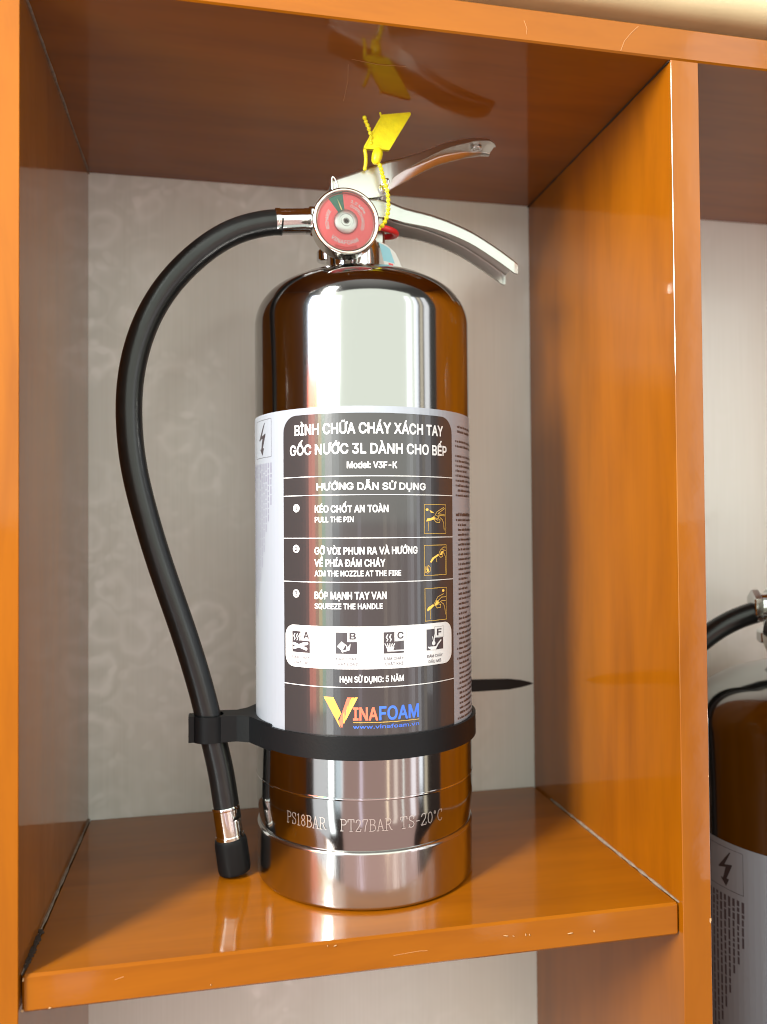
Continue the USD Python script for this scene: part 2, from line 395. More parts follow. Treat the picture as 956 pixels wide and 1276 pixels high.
# joint filler along the inner corners, uneven
def bead(a, b, r, wob=.35, n=60):
    p = np.linspace(a, b, n); q = r * (1 + wob * (meshkit.noise(np.c_[np.arange(n) * .45, np.zeros(n), np.full(n, a[0] * 99 + a[2] * 7)]) * 2 - 1))
    return tube(p, q, 6)
obj('joint_bead', bead((.0003, .002, H - .0003), (.0003, D, H - .0003), .0007), 'joint', cab)
obj('joint_bead', bead((W - .0003, .001, H - .0003), (W - .0003, D, H - .0003), .0005), 'gap', cab)
obj('joint_bead', bead((W - .0003, .0035, .0002), (W - .0003, D - .03, .0002), .0006, .9), 'joint', cab)
obj('joint_bead', bead((.0004, .004, .0002), (.0004, D, .0002), .0006, .6), 'joint', cab)
obj('joint_gap', bead((.0007, .0032, -.0002), (.0007, .040, .0003), .0011, .9), 'gap', cab)
# chips and scratches on the lacquer, each a thin flake
chips = []
def chip(x, z, w, h, y=.0029, a=0, seed=0):
    g = np.random.default_rng(seed)
    an = np.sort(g.uniform(0, 2 * np.pi, 9)); rr = g.uniform(.5, 1, 9)
    pl = affinity.rotate(Polygon(np.c_[np.cos(an) * rr * w / 2, np.sin(an) * rr * h / 2]), a, origin=(0, 0)).buffer(0)
    if pl.is_empty: return
    pl = max(getattr(pl, 'geoms', [pl]), key=lambda q: q.area)
    m = trimesh.creation.extrude_polygon(pl, .0003, engine='earcut')
    m.apply_transform(trimesh.transformations.rotation_matrix(np.pi / 2, [1, 0, 0])); m.apply_translation((x, y, z)); chips.append(m)
for i, (x, z, w, h, a) in enumerate([(.214, -.0062, .0028, .0006, -12), (.218, -.0069, .0014, .0005, -20), (.224, -.0068, .0006, .0014, 10), (.226, -.0071, .0005, .0012, 30), (.2465, -.0086, .0032, .0005, 4), (.259, -.0090, .0008, .0016, -15), (.012, -.0145, .0015, .0007, 0), (.078, -.0128, .0007, .0007, 0), (.133, -.0020, .0018, .0005, 20), (.1295, -.0016, .0006, .0009, 0)]):
    chip(x, z, w, h, a=a, seed=i)
chip(W + T - .0006, -.0085, .0011, .0036, y=0.0, seed=21); chip(W + T - .0005, .062, .0006, .0012, y=0, seed=22); chip(.0012, -.0015, .0014, .0022, seed=23); chip(.0010, -.0145, .0014, .0016, seed=24)
for c in chips: obj('paint_chip', c, 'chip', cab, smooth=False)

# hairline scratches in the lacquer
def scratch(pts, w, plane, at):
    m = trimesh.creation.extrude_polygon(LineString(pts).buffer(w / 2, 2), .00012, engine='earcut')
    if plane == 'front':
        m.apply_transform(trimesh.transformations.rotation_matrix(np.pi / 2, [1, 0, 0])); m.apply_translation((0, at + .00001, 0))
    else:
        m.apply_translation((0, 0, at - .0001))
    obj('scratch', m, 'scratch', cab, smooth=False)
scratch([(.2775, .4212), (.2795, .4262), (.2835, .4310), (.2872, .4345)], .00028, 'front', -.0004)
scratch([(.2270, .4300), (.2285, .4262), (.2281, .4235)], .0002, 'front', -.0004)
scratch([(.1470, .0350), (.1492, .0500), (.1500, .0700)], .00035, 'under', H)
scratch([(.1480, .0300), (.1620, .0322), (.1760, .0310)], .00022, 'under', H)
scratch([(.0380, -.0060), (.0415, -.0052)], .0002, 'front', .0030)
scratch([(.1600, -.0095), (.1720, -.0088), (.1760, -.0091)], .00018, 'front', .0030)

# ------------------------------------------------------------------ fire extinguisher
RB = .0597
RL = RB + .00018          # label surface
EX, EY = .16191, .08480

def extinguisher(loc, rz, label, group=None, full=True, size=1.0, turn=0):
    e = thing('fire_extinguisher', label, 'fire extinguisher', loc, rz, group)
    if size != 1: UsdGeom.Xform(e).AddScaleOp().Set(Gf.Vec3f(size, size, size))
    # body -----------------------------------------------------------
    base = [(.0500, .0300), (.0500, .0016), (.0545, .0004), (.0568, .0002)] + arc(.0572, .0022, .0020, -90, 0, 6) + [(.0592, .010), (.0593, .0268)]
    base += arc(.0575, .0272, .0018, 0, 70, 8) + [(.0500, .0292)]
    obj('base_ring', lathe(base, 192), 'satin', e, smooth=40, label='duller steel ring the cylinder stands on')
    prof = [(0, .0286), (.0579, .0286), (.0581, .0302)] + [(.0584, .0322), (.0588, .0350), (.0592, .0380), (.0596, .0420), (RB, .0450)]
    prof += [(RB, .0535)] + [(RB + .00012 * math.sin(q), .0537 + .0014 * q / math.pi) for q in np.linspace(.01, math.pi - .01, 7)] + [(RB, .0553), (RB, .2930)]
    prof += arc(.0347, .2975, .0250, 0, 62, 14) + [(.0400, .32290), (.0330, .32560), (.0260, .32770), (.0190, .32910), (.0165, .3296), (0, .3296)]
    body = obj('body', lathe(prof, 192), 'steel', e, smooth=40, label='polished stainless steel cylinder')
    obj('weld_seam', lathe([(RB - .0001, .0541), (RB + .00022, .05425), (RB + .00022, .05475), (RB - .0001, .0549)] , 160), 'chrome', body)
    eng = engraved('PS18BAR', -51.1, -29, .0393, .0056), engraved('PT27BAR', -21.8, 2.5, .0393, .0056), engraved('TS-20°C', 6.5, 30.5, .0393, .0056)
    if full:
        obj('engraving', wrap(join(eng), RB + .00003), 'etch', body, smooth=True)
    # label ----------------------------------------------------------
    lb = obj('label', wrap(flat(sbox(S(-165), .0740, S(150), .2463), .003), RL), 'paper', e, smooth=True, label='printed wrap-round label, pale with dark centre panel')
    L1, L2, L3 = RL + .00006, RL + .00012, RL + .00018
    P0, P1 = S(-52.2), S(40.2)
    if full:
        obj('panel', wrap(flat(rrect(P0, .0775, P1, .2429, .0085)), L1), 'panel', lb, smooth=True)
        for zz in (.2119, .2027, .1815, .1599, .1088):
            obj('rule', wrap(flat(sbox(P0, zz - .0002, P1, zz + .0002)), L2), 'white_ink', lb, smooth=True)
        title = [("BÌNH CHỮA CHÁY XÁCH TAY", -44.63, 32.97, 0.2329, 0.0050), ("GỐC NƯỚC 3L DÀNH CHO BẾP", -47.65, 35.66, 0.2230, 0.0048)]
        head = [("Model: V3F-K", -17.58, 6.20, 0.2158, 0.0031), ("HƯỚNG DẪN SỬ DỤNG", -32.51, 21.36, 0.2052, 0.0033)]
        steps = [("KÉO CHỐT AN TOÀN", -33.51, 1.78, 0.1942, 0.0033), ("PULL THE PIN", -33.54, -14.53, 0.1894, 0.0025),
                 ("GỠ VÒI PHUN RA VÀ HƯỚNG", -33.76, 16.46, 0.1736, 0.0034), ("VỀ PHÍA ĐÁM CHÁY", -33.80, 0.07, 0.1676, 0.0034), ("AIM THE NOZZLE AT THE FIRE", -33.83, 7.79, 0.1629, 0.0026),
                 ("BÓP MẠNH TAY VAN", -33.90, 0.64, 0.1517, 0.0034), ("SQUEEZE THE HANDLE", -33.93, -1.24, 0.1469, 0.0026), ("HẠN SỬ DỤNG: 5 NĂM", -21.61, 8.79, 0.1113, 0.0028)]
        for t in title: obj('title_lettering', wrap(letters(*t, True), L2), 'white_ink', lb, smooth=True)
        for t in head: obj('heading_lettering', wrap(letters(*t, True), L2), 'white_ink', lb, smooth=True)
        for t in steps: obj('instruction_lettering', wrap(letters(*t, True), L2), 'white_ink', lb, smooth=True)
        for i, (th, zz) in enumerate(((-43.94, .1965), (-44.17, .1762), (-44.32, .1540))):
            obj('step_number_dot', wrap(flat(Point(S(th), zz).buffer(.00205, 10)), L2), 'white_ink', lb, smooth=True)
            obj('step_number', wrap(letters(str(i + 1), th - (.6 if i == 0 else .85), th + (.6 if i == 0 else .85), zz - .0010, .0020), L3), 'dark_ink', lb, smooth=True)
        # pictograms of the three steps, thin gold line drawings in a frame
        def pic(a, b, zb, zt, lines, fills):
            x0, x1 = S(a), S(b); w, h = x1 - x0, zt - zb
            f = sbox(x0, zb, x1, zt).difference(sbox(x0 + .00022, zb + .00022, x1 - .00022, zt - .00022))
            q = lambda pts: [(x0 + u * w, zb + v * h) for u, v in pts]
            g = [f] + [stroke(q(l), .00026) for l in lines]
            obj('pictogram', wrap(flat(unary_union(g)), L2), 'gold_ink', lb, smooth=True)
            obj('pictogram_fill', wrap(flat(unary_union([Polygon(q(l)).buffer(0) for l in fills])), L2), 'amber_ink', lb, smooth=True)
        dot = lambda u, v, r: [(u + r * math.cos(k), v + r * .75 * math.sin(k)) for k in np.linspace(0, 2 * np.pi, 10)[:-1]]
        pic(20.48, 34.71, .1832, .1980, [[(.45, .60), (.55, .75), (.88, .90), (.92, .86), (.62, .70)], [(.6, .68), (.92, .66)], [(.62, .63), (.95, .61)], [(.42, .48), (.5, .40), (.68, .38), (.70, .48), (.58, .52), (.66, .58), (.52, .62)], [(.7, .55), (.82, .48), (.88, .34), (.9, .12)], [(.18, .42), (.18, .10)], [(.40, .56), (.56, .52)], [(.44, .52), (.6, .46)]],
            [[(.08, .42), (.12, .52), (.30, .54), (.42, .60), (.46, .50), (.30, .46)], dot(.12, .82, .06), [(.22, .80), (.28, .72), (.44, .70), (.30, .78)]])
        pic(20.14, 34.80, .1623, .1776, [[(.62, .66), (.70, .82), (.86, .92), (.98, .92)], [(.64, .64), (.72, .58), (.82, .62), (.8, .70), (.70, .70)], [(.86, .74), (.95, .60), (.97, .04)], [(.72, .76), (.86, .72)], [(.8, .84), (.97, .80)], [(.50, .56), (.54, .44)], [(.05, .30), (.04, .12), (.14, .08), (.24, .14), (.25, .26), (.17, .34), (.14, .22), (.09, .20), (.12, .32)]],
            [[(.24, .44), (.34, .58), (.60, .70), (.62, .64), (.42, .55), (.30, .42)], [(.10, .12), (.14, .30), (.20, .14)], [(.66, .66), (.76, .78), (.88, .80), (.76, .66)]])
        pic(20.39, 34.80, .1396, .1560, [[(.38, .50), (.56, .72), (.84, .80)], [(.55, .58), (.74, .70), (.96, .70)], [(.58, .52), (.78, .60), (.94, .58)], [(.44, .46), (.52, .38), (.68, .38), (.70, .48), (.56, .50)], [(.72, .54), (.84, .48), (.90, .34), (.92, .16)], [(.22, .34), (.24, .06)], [(.48, .60), (.62, .62)]],
            [[(.08, .34), (.14, .42), (.34, .50), (.40, .46), (.24, .36), (.12, .30)], dot(.82, .90, .06), [(.40, .46), (.50, .60), (.62, .56), (.52, .46)]])
        # classes of fire
        wp = rrect(S(-51.2), .1176, S(38.3), .1384, .0055)
        obj('fire_class_band', wrap(flat(wp), L2), 'white_ink', lb, smooth=True)
        L4 = RL + .00024; L5 = RL + .00030
        for ch, a, b, la, lb_, zt in (('A', -46.7, -36.6, -41.9, -35.3, .1353), ('B', -23.4, -13.4, -18.1, -12.7, .1355), ('C', -1.0, 8.9, 4.1, 10.3, .1354), ('F', 21.2, 31.7, 26.0, 32.3, .1355)):
            x0, x1 = S(a), S(b); zb = zt - .0104; w = x1 - x0
            sq = sbox(x0, zb, x1, zt).difference(sbox(S(la), zt - .0046, S(lb_), zt + .002))
            obj('class_pictogram', wrap(flat(sq), L3), 'dark_ink', lb, smooth=True)
            fr = sbox(S(la), zt - .0044, S(lb_), zt + .0010); fr = fr.difference(fr.buffer(-.00012, join_style=2))
            m0 = (S(la) + S(lb_)) / 2; dg = math.degrees(m0 / RB)
            obj('class_letter', wrap(join([letters(ch, dg - 1.5, dg + 1.5, zt - .0033, .0031), flat(fr)]), L3), 'dark_ink', lb, smooth=True)
            q = lambda pts: [(x0 + u * w, zb + v * .0104) for u, v in pts]
            wave = lambda u: stroke(q([(u, .58), (u + .05, .66), (u - .03, .76), (u + .04, .88)]), .0005)
            if ch == 'A': g = [stroke(q([(.1, .4), (.8, .18)]), .0015), stroke(q([(.12, .2), (.62, .4), (.85, .44)]), .0015), wave(.12), wave(.28), wave(.42)]
            elif ch == 'B': g = [Polygon(q([(.05, .34), (.28, .58), (.48, .42), (.30, .14)])), Polygon(q([(.5, .44), (.56, .30), (.70, .48), (.66, .18), (.3, .06), (.26, .14), (.5, .2)])).buffer(0)]
            elif ch == 'C': g = [stroke(q([(.2, .12), (1.0, .12)]), .0006), Polygon(q([(.2, .14), (.12, .30), (.52, .30), (.46, .14)])), wave(.16), wave(.32)] + [stroke(q([(.3 + .1 * k, .3), (.3 + .17 * k, .46)]), .0004) for k in (-1.4, -.7, 0, .7, 1.4)]
            else: g = [Point(*q([(.38, .16)])[0]).buffer(.0023).intersection(sbox(x0, zb, x1, zb + .0017)), stroke(q([(.1, .14), (.2, .08), (.55, .1), (.66, .26), (.85, .42)]), .0008), Point(*q([(.40, .32)])[0]).buffer(.0011), stroke(q([(.42, .3), (.34, .62)]), .0005), stroke(q([(.42, .3), (.46, .7)]), .0005)]
            g = unary_union([k.buffer(0) for k in g]).intersection(sbox(x0, zb, x1 + .001, zt))
            obj('class_symbol', wrap(flat(g), L4), 'white_ink', lb, smooth=True)
        caps = [("ĐÁM CHÁY", -46.8, -36.76, .1218), ("CHẤT RẮN", -46.8, -36.77, .1192), ("ĐÁM CHÁY", -23.4, -13.66, .1220), ("CHẤT LỎNG", -23.97, -12.74, .1193),
                ("ĐÁM CHÁY", -1.03, 8.8, .1218), ("CHẤT KHÍ", -.4, 8.29, .1192), ("ĐÁM CHÁY", 21.32, 31.28, .1214), ("DẦU MỠ", 22.29, 30.12, .1187)]
        obj('class_caption', wrap(join([letters(t, a, b, zz, .00135, False) for t, a, b, zz in caps]), L3), 'grey_ink', lb, smooth=True)
        # maker's mark: a V of three bars, name in red and blue, a thin line and the address
        va, vb, vz0, vz1 = S(-29.5), S(-13.2), .0889, .1040
        q = lambda pts: [(va + u * (vb - va), vz0 + v * (vz1 - vz0)) for u, v in pts]
        obj('logo_mark', wrap(flat(Polygon(q([(0, 1), (.29, 1), (.52, .48), (.42, .30), (.50, .0)]))), L2), 'orange_ink', lb, smooth=True)
        obj('logo_mark', wrap(flat(Polygon(q([(0, 1), (.29, 1), (.33, .91), (.04, .91)]))), L3), 'amber_ink', lb, smooth=True)
        for k, (u0, u1) in enumerate(((.70, .80), (.82, .90), (.92, 1.0))):
            dz = .40 - .12 * k
            obj('logo_bar', wrap(flat(Polygon(q([(u0, 1), (u1, 1), (.50 + .06 * k + .04, .02 + .13 * k), (.44 + .07 * k, .18 + .13 * k)]))), L2), ('red_ink', 'orange_ink', 'amber_ink')[k], lb, smooth=True)
        obj('logo_lettering', wrap(letters('INA', -15.5, -3.9, .0930, .0060), L2), 'red_ink', lb, smooth=True)
        obj('logo_lettering', wrap(letters('FOAM', -3.3, 16.5, .0930, .0063), L2), 'blue_ink', lb, smooth=True)
        obj('logo_rule', wrap(flat(sbox(S(-15.5), .09165, S(16.6), .0919)), L2), 'gold_ink', lb, smooth=True)
        obj('web_address', wrap(letters('www.vinafoam.vn', -15.5, 16.5, .0889, .0017, False), L2), 'blue_ink', lb, smooth=True)
    # warning sign at the left edge of the label
    zx = S(-72 + turn)
    zs = 1.0
    fr = sbox(zx - .0105, .2235, zx + .0105, .2435); fr = fr.difference(fr.buffer(-.0002, join_style=2))
    bolt = Polygon([(zx + .0030, .2415), (zx - .0040, .2330), (zx + .0008, .2343), (zx - .0012, .2278), (zx - .0024, .2280), (zx + .0004, .2252), (zx + .0020, .2284), (zx + .0004, .2282), (zx + .0040, .2358), (zx - .0010, .2345)]).buffer(.0003)
    obj('warning_sign', wrap(flat(unary_union([fr, bolt])), L1), 'dark_ink', lb, smooth=True)
    # blocks of small print: upright lines at the left, level lines at the right
    g = []
    r2 = np.random.default_rng(3)
    for k in range(11):
        s = S(-88 + turn) + k * .0026
        z = .2205
        end = .2205 - (.085 - .0055 * abs(k - 2) - .002 * k) * (1 if k else .9)
        while z > end:
            l = r2.uniform(.0012, .0055); hh = .0011 if z < .213 else .0014
            g.append(sbox(s, z - l, s + hh, z)); z -= l + .0007
    obj('small_print', wrap(join([flat(q) for q in g]), L1), 'faint_ink' if full else 'grey_ink', lb, smooth=True)
    if full:
        g = []
        z = .2385
        rows = [2, 2, 0, 1, 1, 0, 1, 1, 1, 1, 1, 1, 1, 2, 1, 0, 0, 0, 3, 1] + [2] * 22 + [1, 2, 2, 1, 2, 1] + [2] * 5 + [1] + [2] * 5 + [1, 2, 2]
        pitch = (.2385 - .079) / len(rows)
        for k, kind in enumerate(rows):
            if kind:
                s = S(43.6) + {1: 0, 2: .0022, 3: 0}[kind]
                if kind == 1:
                    g.append(Point(s + .0005, z + .0006).buffer(.0006, 4)); s += .0018
                end = S(43.6) + r2.uniform(.034, .040) if r2.random() > .25 else S(43.6) + r2.uniform(.012, .03)
                while s < end:
                    l = r2.uniform(.0010, .0040); hh = .0013 if kind != 3 else .0018
                    # words as uneven runs of small strokes
                    x = s
                    while x < s + l:
                        c = r2.uniform(.0004, .0007); g.append(sbox(x, z, x + c, z + hh * r2.choice([.75, .75, 1.0]))); x += c + .00012
                    s += l + .0008
            z -= pitch
        obj('small_print', wrap(join([flat(q) for q in g]), L1), 'dark_ink', lb, smooth=True)

    # valve ----------------------------------------------------------
    vx = -.0045
    v = obj('valve', cat_([lathe([(0, .3294), (.0162, .3294), (.0162, .3312), (.0152, .3316), (.0152, .3460), (.0140, .3470), (0, .3470)], 64),
                           ]), 'chrome', e, smooth=35, label='polished neck and valve body')
    v.GetAttribute('points').Set([Gf.Vec3f(p[0] + vx, p[1], p[2]) for p in v.GetAttribute('points').Get()])
    vb = board(-.021, .012, -.0094, .0094, .3440, .3660, c=.0015)
    obj('valve_block', vb, 'brushed', e)
    knob = align(lathe([(0, 0), (.0070, 0), (.0076, .0008), (.0076, .0055), (.0068, .0065), (0, .0065)], 48), (-.0165, .0090, .3385), (0, -.12, 1))
    obj('valve_cap', knob, 'chrome', e)
    # levers
    obj('upper_lever', lever([(-.0176, .3790, .0112, .0112, .0112), (-.0100, .3820, .0140, .0112, .0112), (.0115, .3910, .0195, .0112, .0112), (.0132, .3917, .0190, .0112, .0112), (.0158, .3926, .0118, .0108, .0113), (.0195, .3938, .0097, .0100, .0115),
                              (.0304, .3979, .0070, .0092, .0116), (.0400, .4022, .0055, .0088, .0116), (.0492, .4064, .0050, .0086, .0116), (.0580, .4088, .0044, .0086, .0115), (.0664, .4103, .0034, .0086, .0110), (.0740, .4104, .0024, .0080, .0098), (.0785, .4088, .0020, .0056, .0066)]), 'lever', e, smooth=50, label='pressed steel squeeze lever')
    obj('lower_lever', lever([(-.0150, .3700, .0115, .0108, .0108), (.0060, .3702, .0110, .0108, .0108), (.0127, .3693, .0104, .0110, .0110), (.0226, .3662, .0092, .0112, .0112), (.0389, .3631, .0083, .0112, .0112), (.0591, .3565, .0080, .0112, .0112), (.0758, .3477, .0082, .0112, .0112), (.0872, .3404, .0082, .0112, .0112), (.0895, .3388, .0070, .0108, .0110)]), 'brushed', e, smooth=50, label='satin steel carrying handle')
    hole = align(lathe([(.0018, 0), (.0034, 0), (.0034, .0006), (.0018, .0006), (.0018, 0)], 32), (.0690, .001, .4082), (.12, 0, -1))
    obj('lever_hole', hole, 'chrome', e)
    obj('pin', cat_([tube([(.0105, -.0150, .3740), (.0105, .0150, .3740)], .0016, 14), lathe([(0, 0), (.0026, 0), (.0026, .0012), (0, .0012)], 20).apply_transform(trimesh.transformations.rotation_matrix(np.pi / 2, [1, 0, 0])).apply_translation((.0105, -.0126, .3745)),
                     tube(spline([(.0105, -.0145, .3742), (.0125, -.0160, .3760), (.0122, -.0158, .3785), (.0100, -.0140, .3775), (.0092, -.0132, .3750)], 16), .0006, 8)]), 'chrome', e, smooth=40)
    obj('pin_wire', tube(spline([(-.0180, -.0122, .3660), (-.0181, -.0122, .3740), (-.0178, -.0122, .3790), (-.0170, -.0122, .3785), (-.0168, -.0122, .3700)], 24), .00055, 8), 'chrome', e, smooth=True)
    obj('safety_ring', align(trimesh.creation.torus(.0095, .0017, 40, 12), (.0100, -.0030, .3535), (.1, -.12, 1)), 'red', e, smooth=True)
    # pressure gauge -------------------------------------------------
    gx, gy, gz, R = -.0141, -.0355, .3460, .0176
    G = trimesh.transformations.rotation_matrix(np.pi / 2, [1, 0, 0])
    def face(m, depth=0):
        m = m.copy(); m.apply_transform(G); m.apply_translation((gx, gy - depth, gz)); return m
    gauge = obj('gauge', face(lathe([(0, -.016), (.0070, -.016), (.0070, -.0118), (.0150, -.0118), (.0172, -.0105), (R, -.0085), (R, -.0006)] + arc(R - .0012, -.0006, .0012, 0, 120, 6) + [(R - .0024, -.0002), (R - .0026, -.0020), (0, -.0022)], 96)), 'nickel', e, smooth=35, label='round pressure gauge with red dial')
    obj('gauge_stem', tube([(gx, gy + .014, gz), (gx, -.0085, gz + .002)], .0062, 24), 'brushed', e)
    def gflat(poly, depth):
        v_, f_ = trimesh.creation.triangulate_polygon(poly, engine='earcut')
        m_ = trimesh.Trimesh(np.c_[v_, np.zeros(len(v_))], f_, process=False)
        if m_.face_normals[0, 2] < 0: m_.invert()
        return face(m_, depth)
    RD = R - .0027
    obj('dial', gflat(Point(0, 0).buffer(RD, 24), -.0018), 'dial', gauge, smooth=False)
    wedge = lambda a, b, r0, r1: Polygon([(r1 * math.sin(math.radians(k)), r1 * math.cos(math.radians(k))) for k in np.linspace(a, b, 12)] + [(r0 * math.sin(math.radians(k)), r0 * math.cos(math.radians(k))) for k in np.linspace(b, a, 12)])
    obj('green_zone', gflat(wedge(-38, -6, .0040, RD * .99), -.0017), 'green', gauge, smooth=False)
    obj('red_zone', gflat(wedge(155, 205, RD * .86, RD * .985), -.0017), 'red', gauge, smooth=False)
    def curved(text, a0, a1, r, h, inward=False, bold=False):
        m_ = meshkit.text_mesh(text, h, .0002, bold); m_ = m_.submesh([np.nonzero(m_.face_normals[:, 2] > .5)[0]], append=True)
        v_ = m_.vertices.copy(); x0, x1 = v_[:, 0].min(), v_[:, 0].max()
        th = np.radians(a0 + (v_[:, 0] - x0) / (x1 - x0) * (a1 - a0))
        rr = r - v_[:, 1] if inward else r + v_[:, 1]
        m_.vertices = np.c_[rr * np.sin(th), rr * np.cos(th), np.zeros(len(v_))]
        if m_.face_normals[:, 2].mean() < 0: m_.invert()
        return face(m_, -.0016)
    obj('dial_lettering', curved('VINAFOAM', 224, 144, .0117, .0021, True, True), 'white_ink', gauge, smooth=False)
    obj('dial_lettering', curved('RECHARGE', 246, 304, .0092, .0017, False, True), 'white_ink', gauge, smooth=False)
    obj('dial_lettering', curved('OVERCHARGED', 16, 114, .0084, .0015, False, True), 'white_ink', gauge, smooth=False)
    obj('dial_lettering', curved('1.2 MPa', 14, 62, .0108, .0014, False, True), 'white_ink', gauge, smooth=False)
    obj('needle', gflat(Polygon([(-.0003, .0), (.0004, .0), (.0004, .0085), (0, .0125), (-.0002, .0085)]), -.0011).apply_transform(trimesh.transformations.rotation_matrix(math.radians(-21), [0, 1, 0], (gx, gy, gz))), 'needle', gauge, smooth=False)
    obj('dial_hub', face(lathe([(.0010, -.0014), (.0010, .0000), (.0016, .0004), (.0026, .0004), (.0027, .0001), (.0036, .0001), (.0037, .0004), (.0053, .0002), (.0062, -.0004), (.0063, -.0014)], 56)), 'brushed', gauge, smooth=30)
    obj('hub_screw', face(lathe([(0, -.0010), (.00105, -.0010), (.0010, -.0003), (0, -.0002)], 16)), 'gap', gauge, smooth=30)
    obj('gauge_glass', face(lathe([(R - .0021, .0002), (R - .0060, .0009), (R - .0110, .0012), (0, .0013)], 64)), 'pane', gauge, smooth=True)
    # sticker tag by the neck
    sv = []
    for k, u in enumerate(np.linspace(0, 1, 9)):
        top = np.array([.0068 + .0108 * u, -.0155 + .004 * u, .3440 - .0052 * u + .0010 * math.sin(u * 3)]); bot = np.array([.0105 + .0110 * u, -.0150 + .004 * u, .3305 + .0002 * u])
        sv.append((top, bot))
    def ribbon(a, b, u0, u1, off):
        V_, F_ = [], []
        for k in range(9):
            t_, b_ = sv[k]
            V_ += [t_ + (b_ - t_) * 0 + (0, -off, 0), b_ + (0, -off, 0)]
        V_ = np.array(V_); i0, i1 = int(u0 * 8), int(u1 * 8)
        top = V_[0::2]; bot = V_[1::2]
        A = top + (bot - top) * a; B = top + (bot - top) * b
        P = []
        for k in range(i0, i1 + 1): P += [A[k], B[k]]
        for k in range(i1 - i0): F_ += [[2 * k, 2 * k + 1, 2 * k + 3], [2 * k, 2 * k + 3, 2 * k + 2]]
        return trimesh.Trimesh(P, F_, process=False)
    st = obj('sticker', ribbon(0, 1, 0, 1, 0), 'sticker', e, smooth=True, label='small pale blue and white paper sticker at the neck')
    obj('sticker_print', ribbon(.08, .80, 0, .63, .0001), 'cyan', st, smooth=True)
    obj('sticker_print', ribbon(.84, .97, .25, .6, .0001), 'dial', st, smooth=True)
    # hose -----------------------------------------------------------
    hp = [(-.0440, .3562), (-.0483, .3561), (-.0676, .3508), (-.0874, .3381), (-.106, .3181), (-.119, .2938), (-.1252, .2690), (-.1264, .2480), (-.1244, .2230), (-.1195, .1996), (-.1109, .1692), (-.0981, .1303), (-.0885, .0975), (-.0835, .0765), (-.0790, .0563), (-.0764, .0400), (-.0748, .0300)]
    hk = 1.0 if size == 1 else .85
    dxh = 0 if size == 1 else .020
    hs = spline([(x * hk + (dxh if z > .35 else dxh * max(0, (z - .2) / .15)), .000 + .004 * math.sin(max(0, min(1, (.356 - z) / .33)) * math.pi), z) for x, z in hp], 140)
    hose = obj('hose', tube(hs, .0069 / size, 28), 'rubber', e, smooth=True, label='black rubber discharge hose')
    def sleeve(p, d, prof): return align(lathe(prof, 48), p, d)
    obj('ferrule', sleeve((-.0285 + dxh - (1 - hk) * .0 , 0, .3580), (-1, 0, -.075), [(.0060, 0), (.0068, 0), (.0071, .0006), (.0071, .0030), (.0069, .0036), (.0069, .0165), (.0072, .0172), (.0072, .0194), (.0066, .0198), (.0060, .0198)]), 'chrome', e, smooth=25)
    obj('hose_nut', align(fix(trimesh.creation.revolve(np.array([(0, 0), (.0078, 0), (.0084, .0006), (.0084, .0036), (.0078, .0042), (0, .0042)]), sections=6)), (-.0250, 0, .3583), (-1, 0, -.05)), 'chrome', e, smooth=20)
    obj('outlet', tube([(-.0265, 0, .3582), (-.018, 0, .3588)], .0066, 24), 'chrome', e)
    dd = np.array([-.0715 + .0764, 0.000, .0040 - .0400]); dd /= np.linalg.norm(dd)
    p0 = np.array([-.0764, .0003, .0375])
    obj('ferrule', sleeve(p0, dd, [(.0064, 0), (.0073, 0), (.0075, .0006), (.0075, .0012), (.0072, .0018), (.0072, .0155), (.0075, .0160), (.0075, .0180), (.0066, .0184)]), 'chrome', e, smooth=25)
    obj('nozzle', sleeve(p0 + dd * .0172, dd, [(0, 0), (.0072, 0), (.0083, .0010), (.0087, .0030), (.0088, .0165), (.0083, .0186), (.0060, .0190), (.0052, .0186), (.0040, .0120), (0, .0120)]), 'plastic', e, smooth=30, label='black nozzle at the end of the hose')
    # strap with hose clip ------------------------------------------
    ro, ri = RL + .0020, RL + .00035
    cx, cy = -.0845, .0020
    ring = Point(0, 0).buffer(ro, 48).difference(Point(0, 0).buffer(ri, 48))
    strap = trimesh.creation.extrude_polygon(ring, .0114, engine='earcut'); strap.apply_translation((0, 0, .0738))
    sp = obj('strap', strap, 'plastic', e, smooth=30, label='black plastic strap round the body')
    neck = Polygon([(cx + .002, cy - .0078), (-.0705, -.0050), (-.0640, -.0085), (-.0540, -.0290), (-.045, 0), (-.0520, .0340), (-.0640, .0140), (-.0700, .0095), (cx + .002, cy + .0088)])
    cl = unary_union([Point(cx, cy).buffer(.0095, 24), neck, sbox(cx - .0112, cy - .0045, cx - .004, cy + .0045)])
    cl = cl.difference(Point(cx, cy).buffer(.0073, 24)).difference(Point(0, 0).buffer(ri, 48))
    cl = max(getattr(cl, 'geoms', [cl]), key=lambda g: g.area)
    clip = trimesh.creation.extrude_polygon(cl, .0138, engine='earcut'); clip.apply_translation((0, 0, .0726))
    obj('hose_clip', clip, 'plastic', sp, smooth=30)
    tl = Polygon([(0, .0030), (.020, .0040), (.045, .0044), (.054, .0056), (.0605, .0070), (.062, .0076), (.0605, .0083), (.054, .0100), (.045, .0112), (.020, .0118), (0, .0120)])
    tail = trimesh.creation.extrude_polygon(tl, .0020, engine='earcut')
    tail.apply_transform(G); tail.apply_translation((.062, .0600, .0754))
    hold = trimesh.creation.extrude_polygon(Polygon([(.010, .0600), (.064, .0575), (.064, .0600), (.010, .0632)]), .0090, engine='earcut'); hold.apply_translation((0, 0, .0772))
    obj('strap_tail', cat_([tail, hold]), 'plastic', sp, smooth=20)
    return e

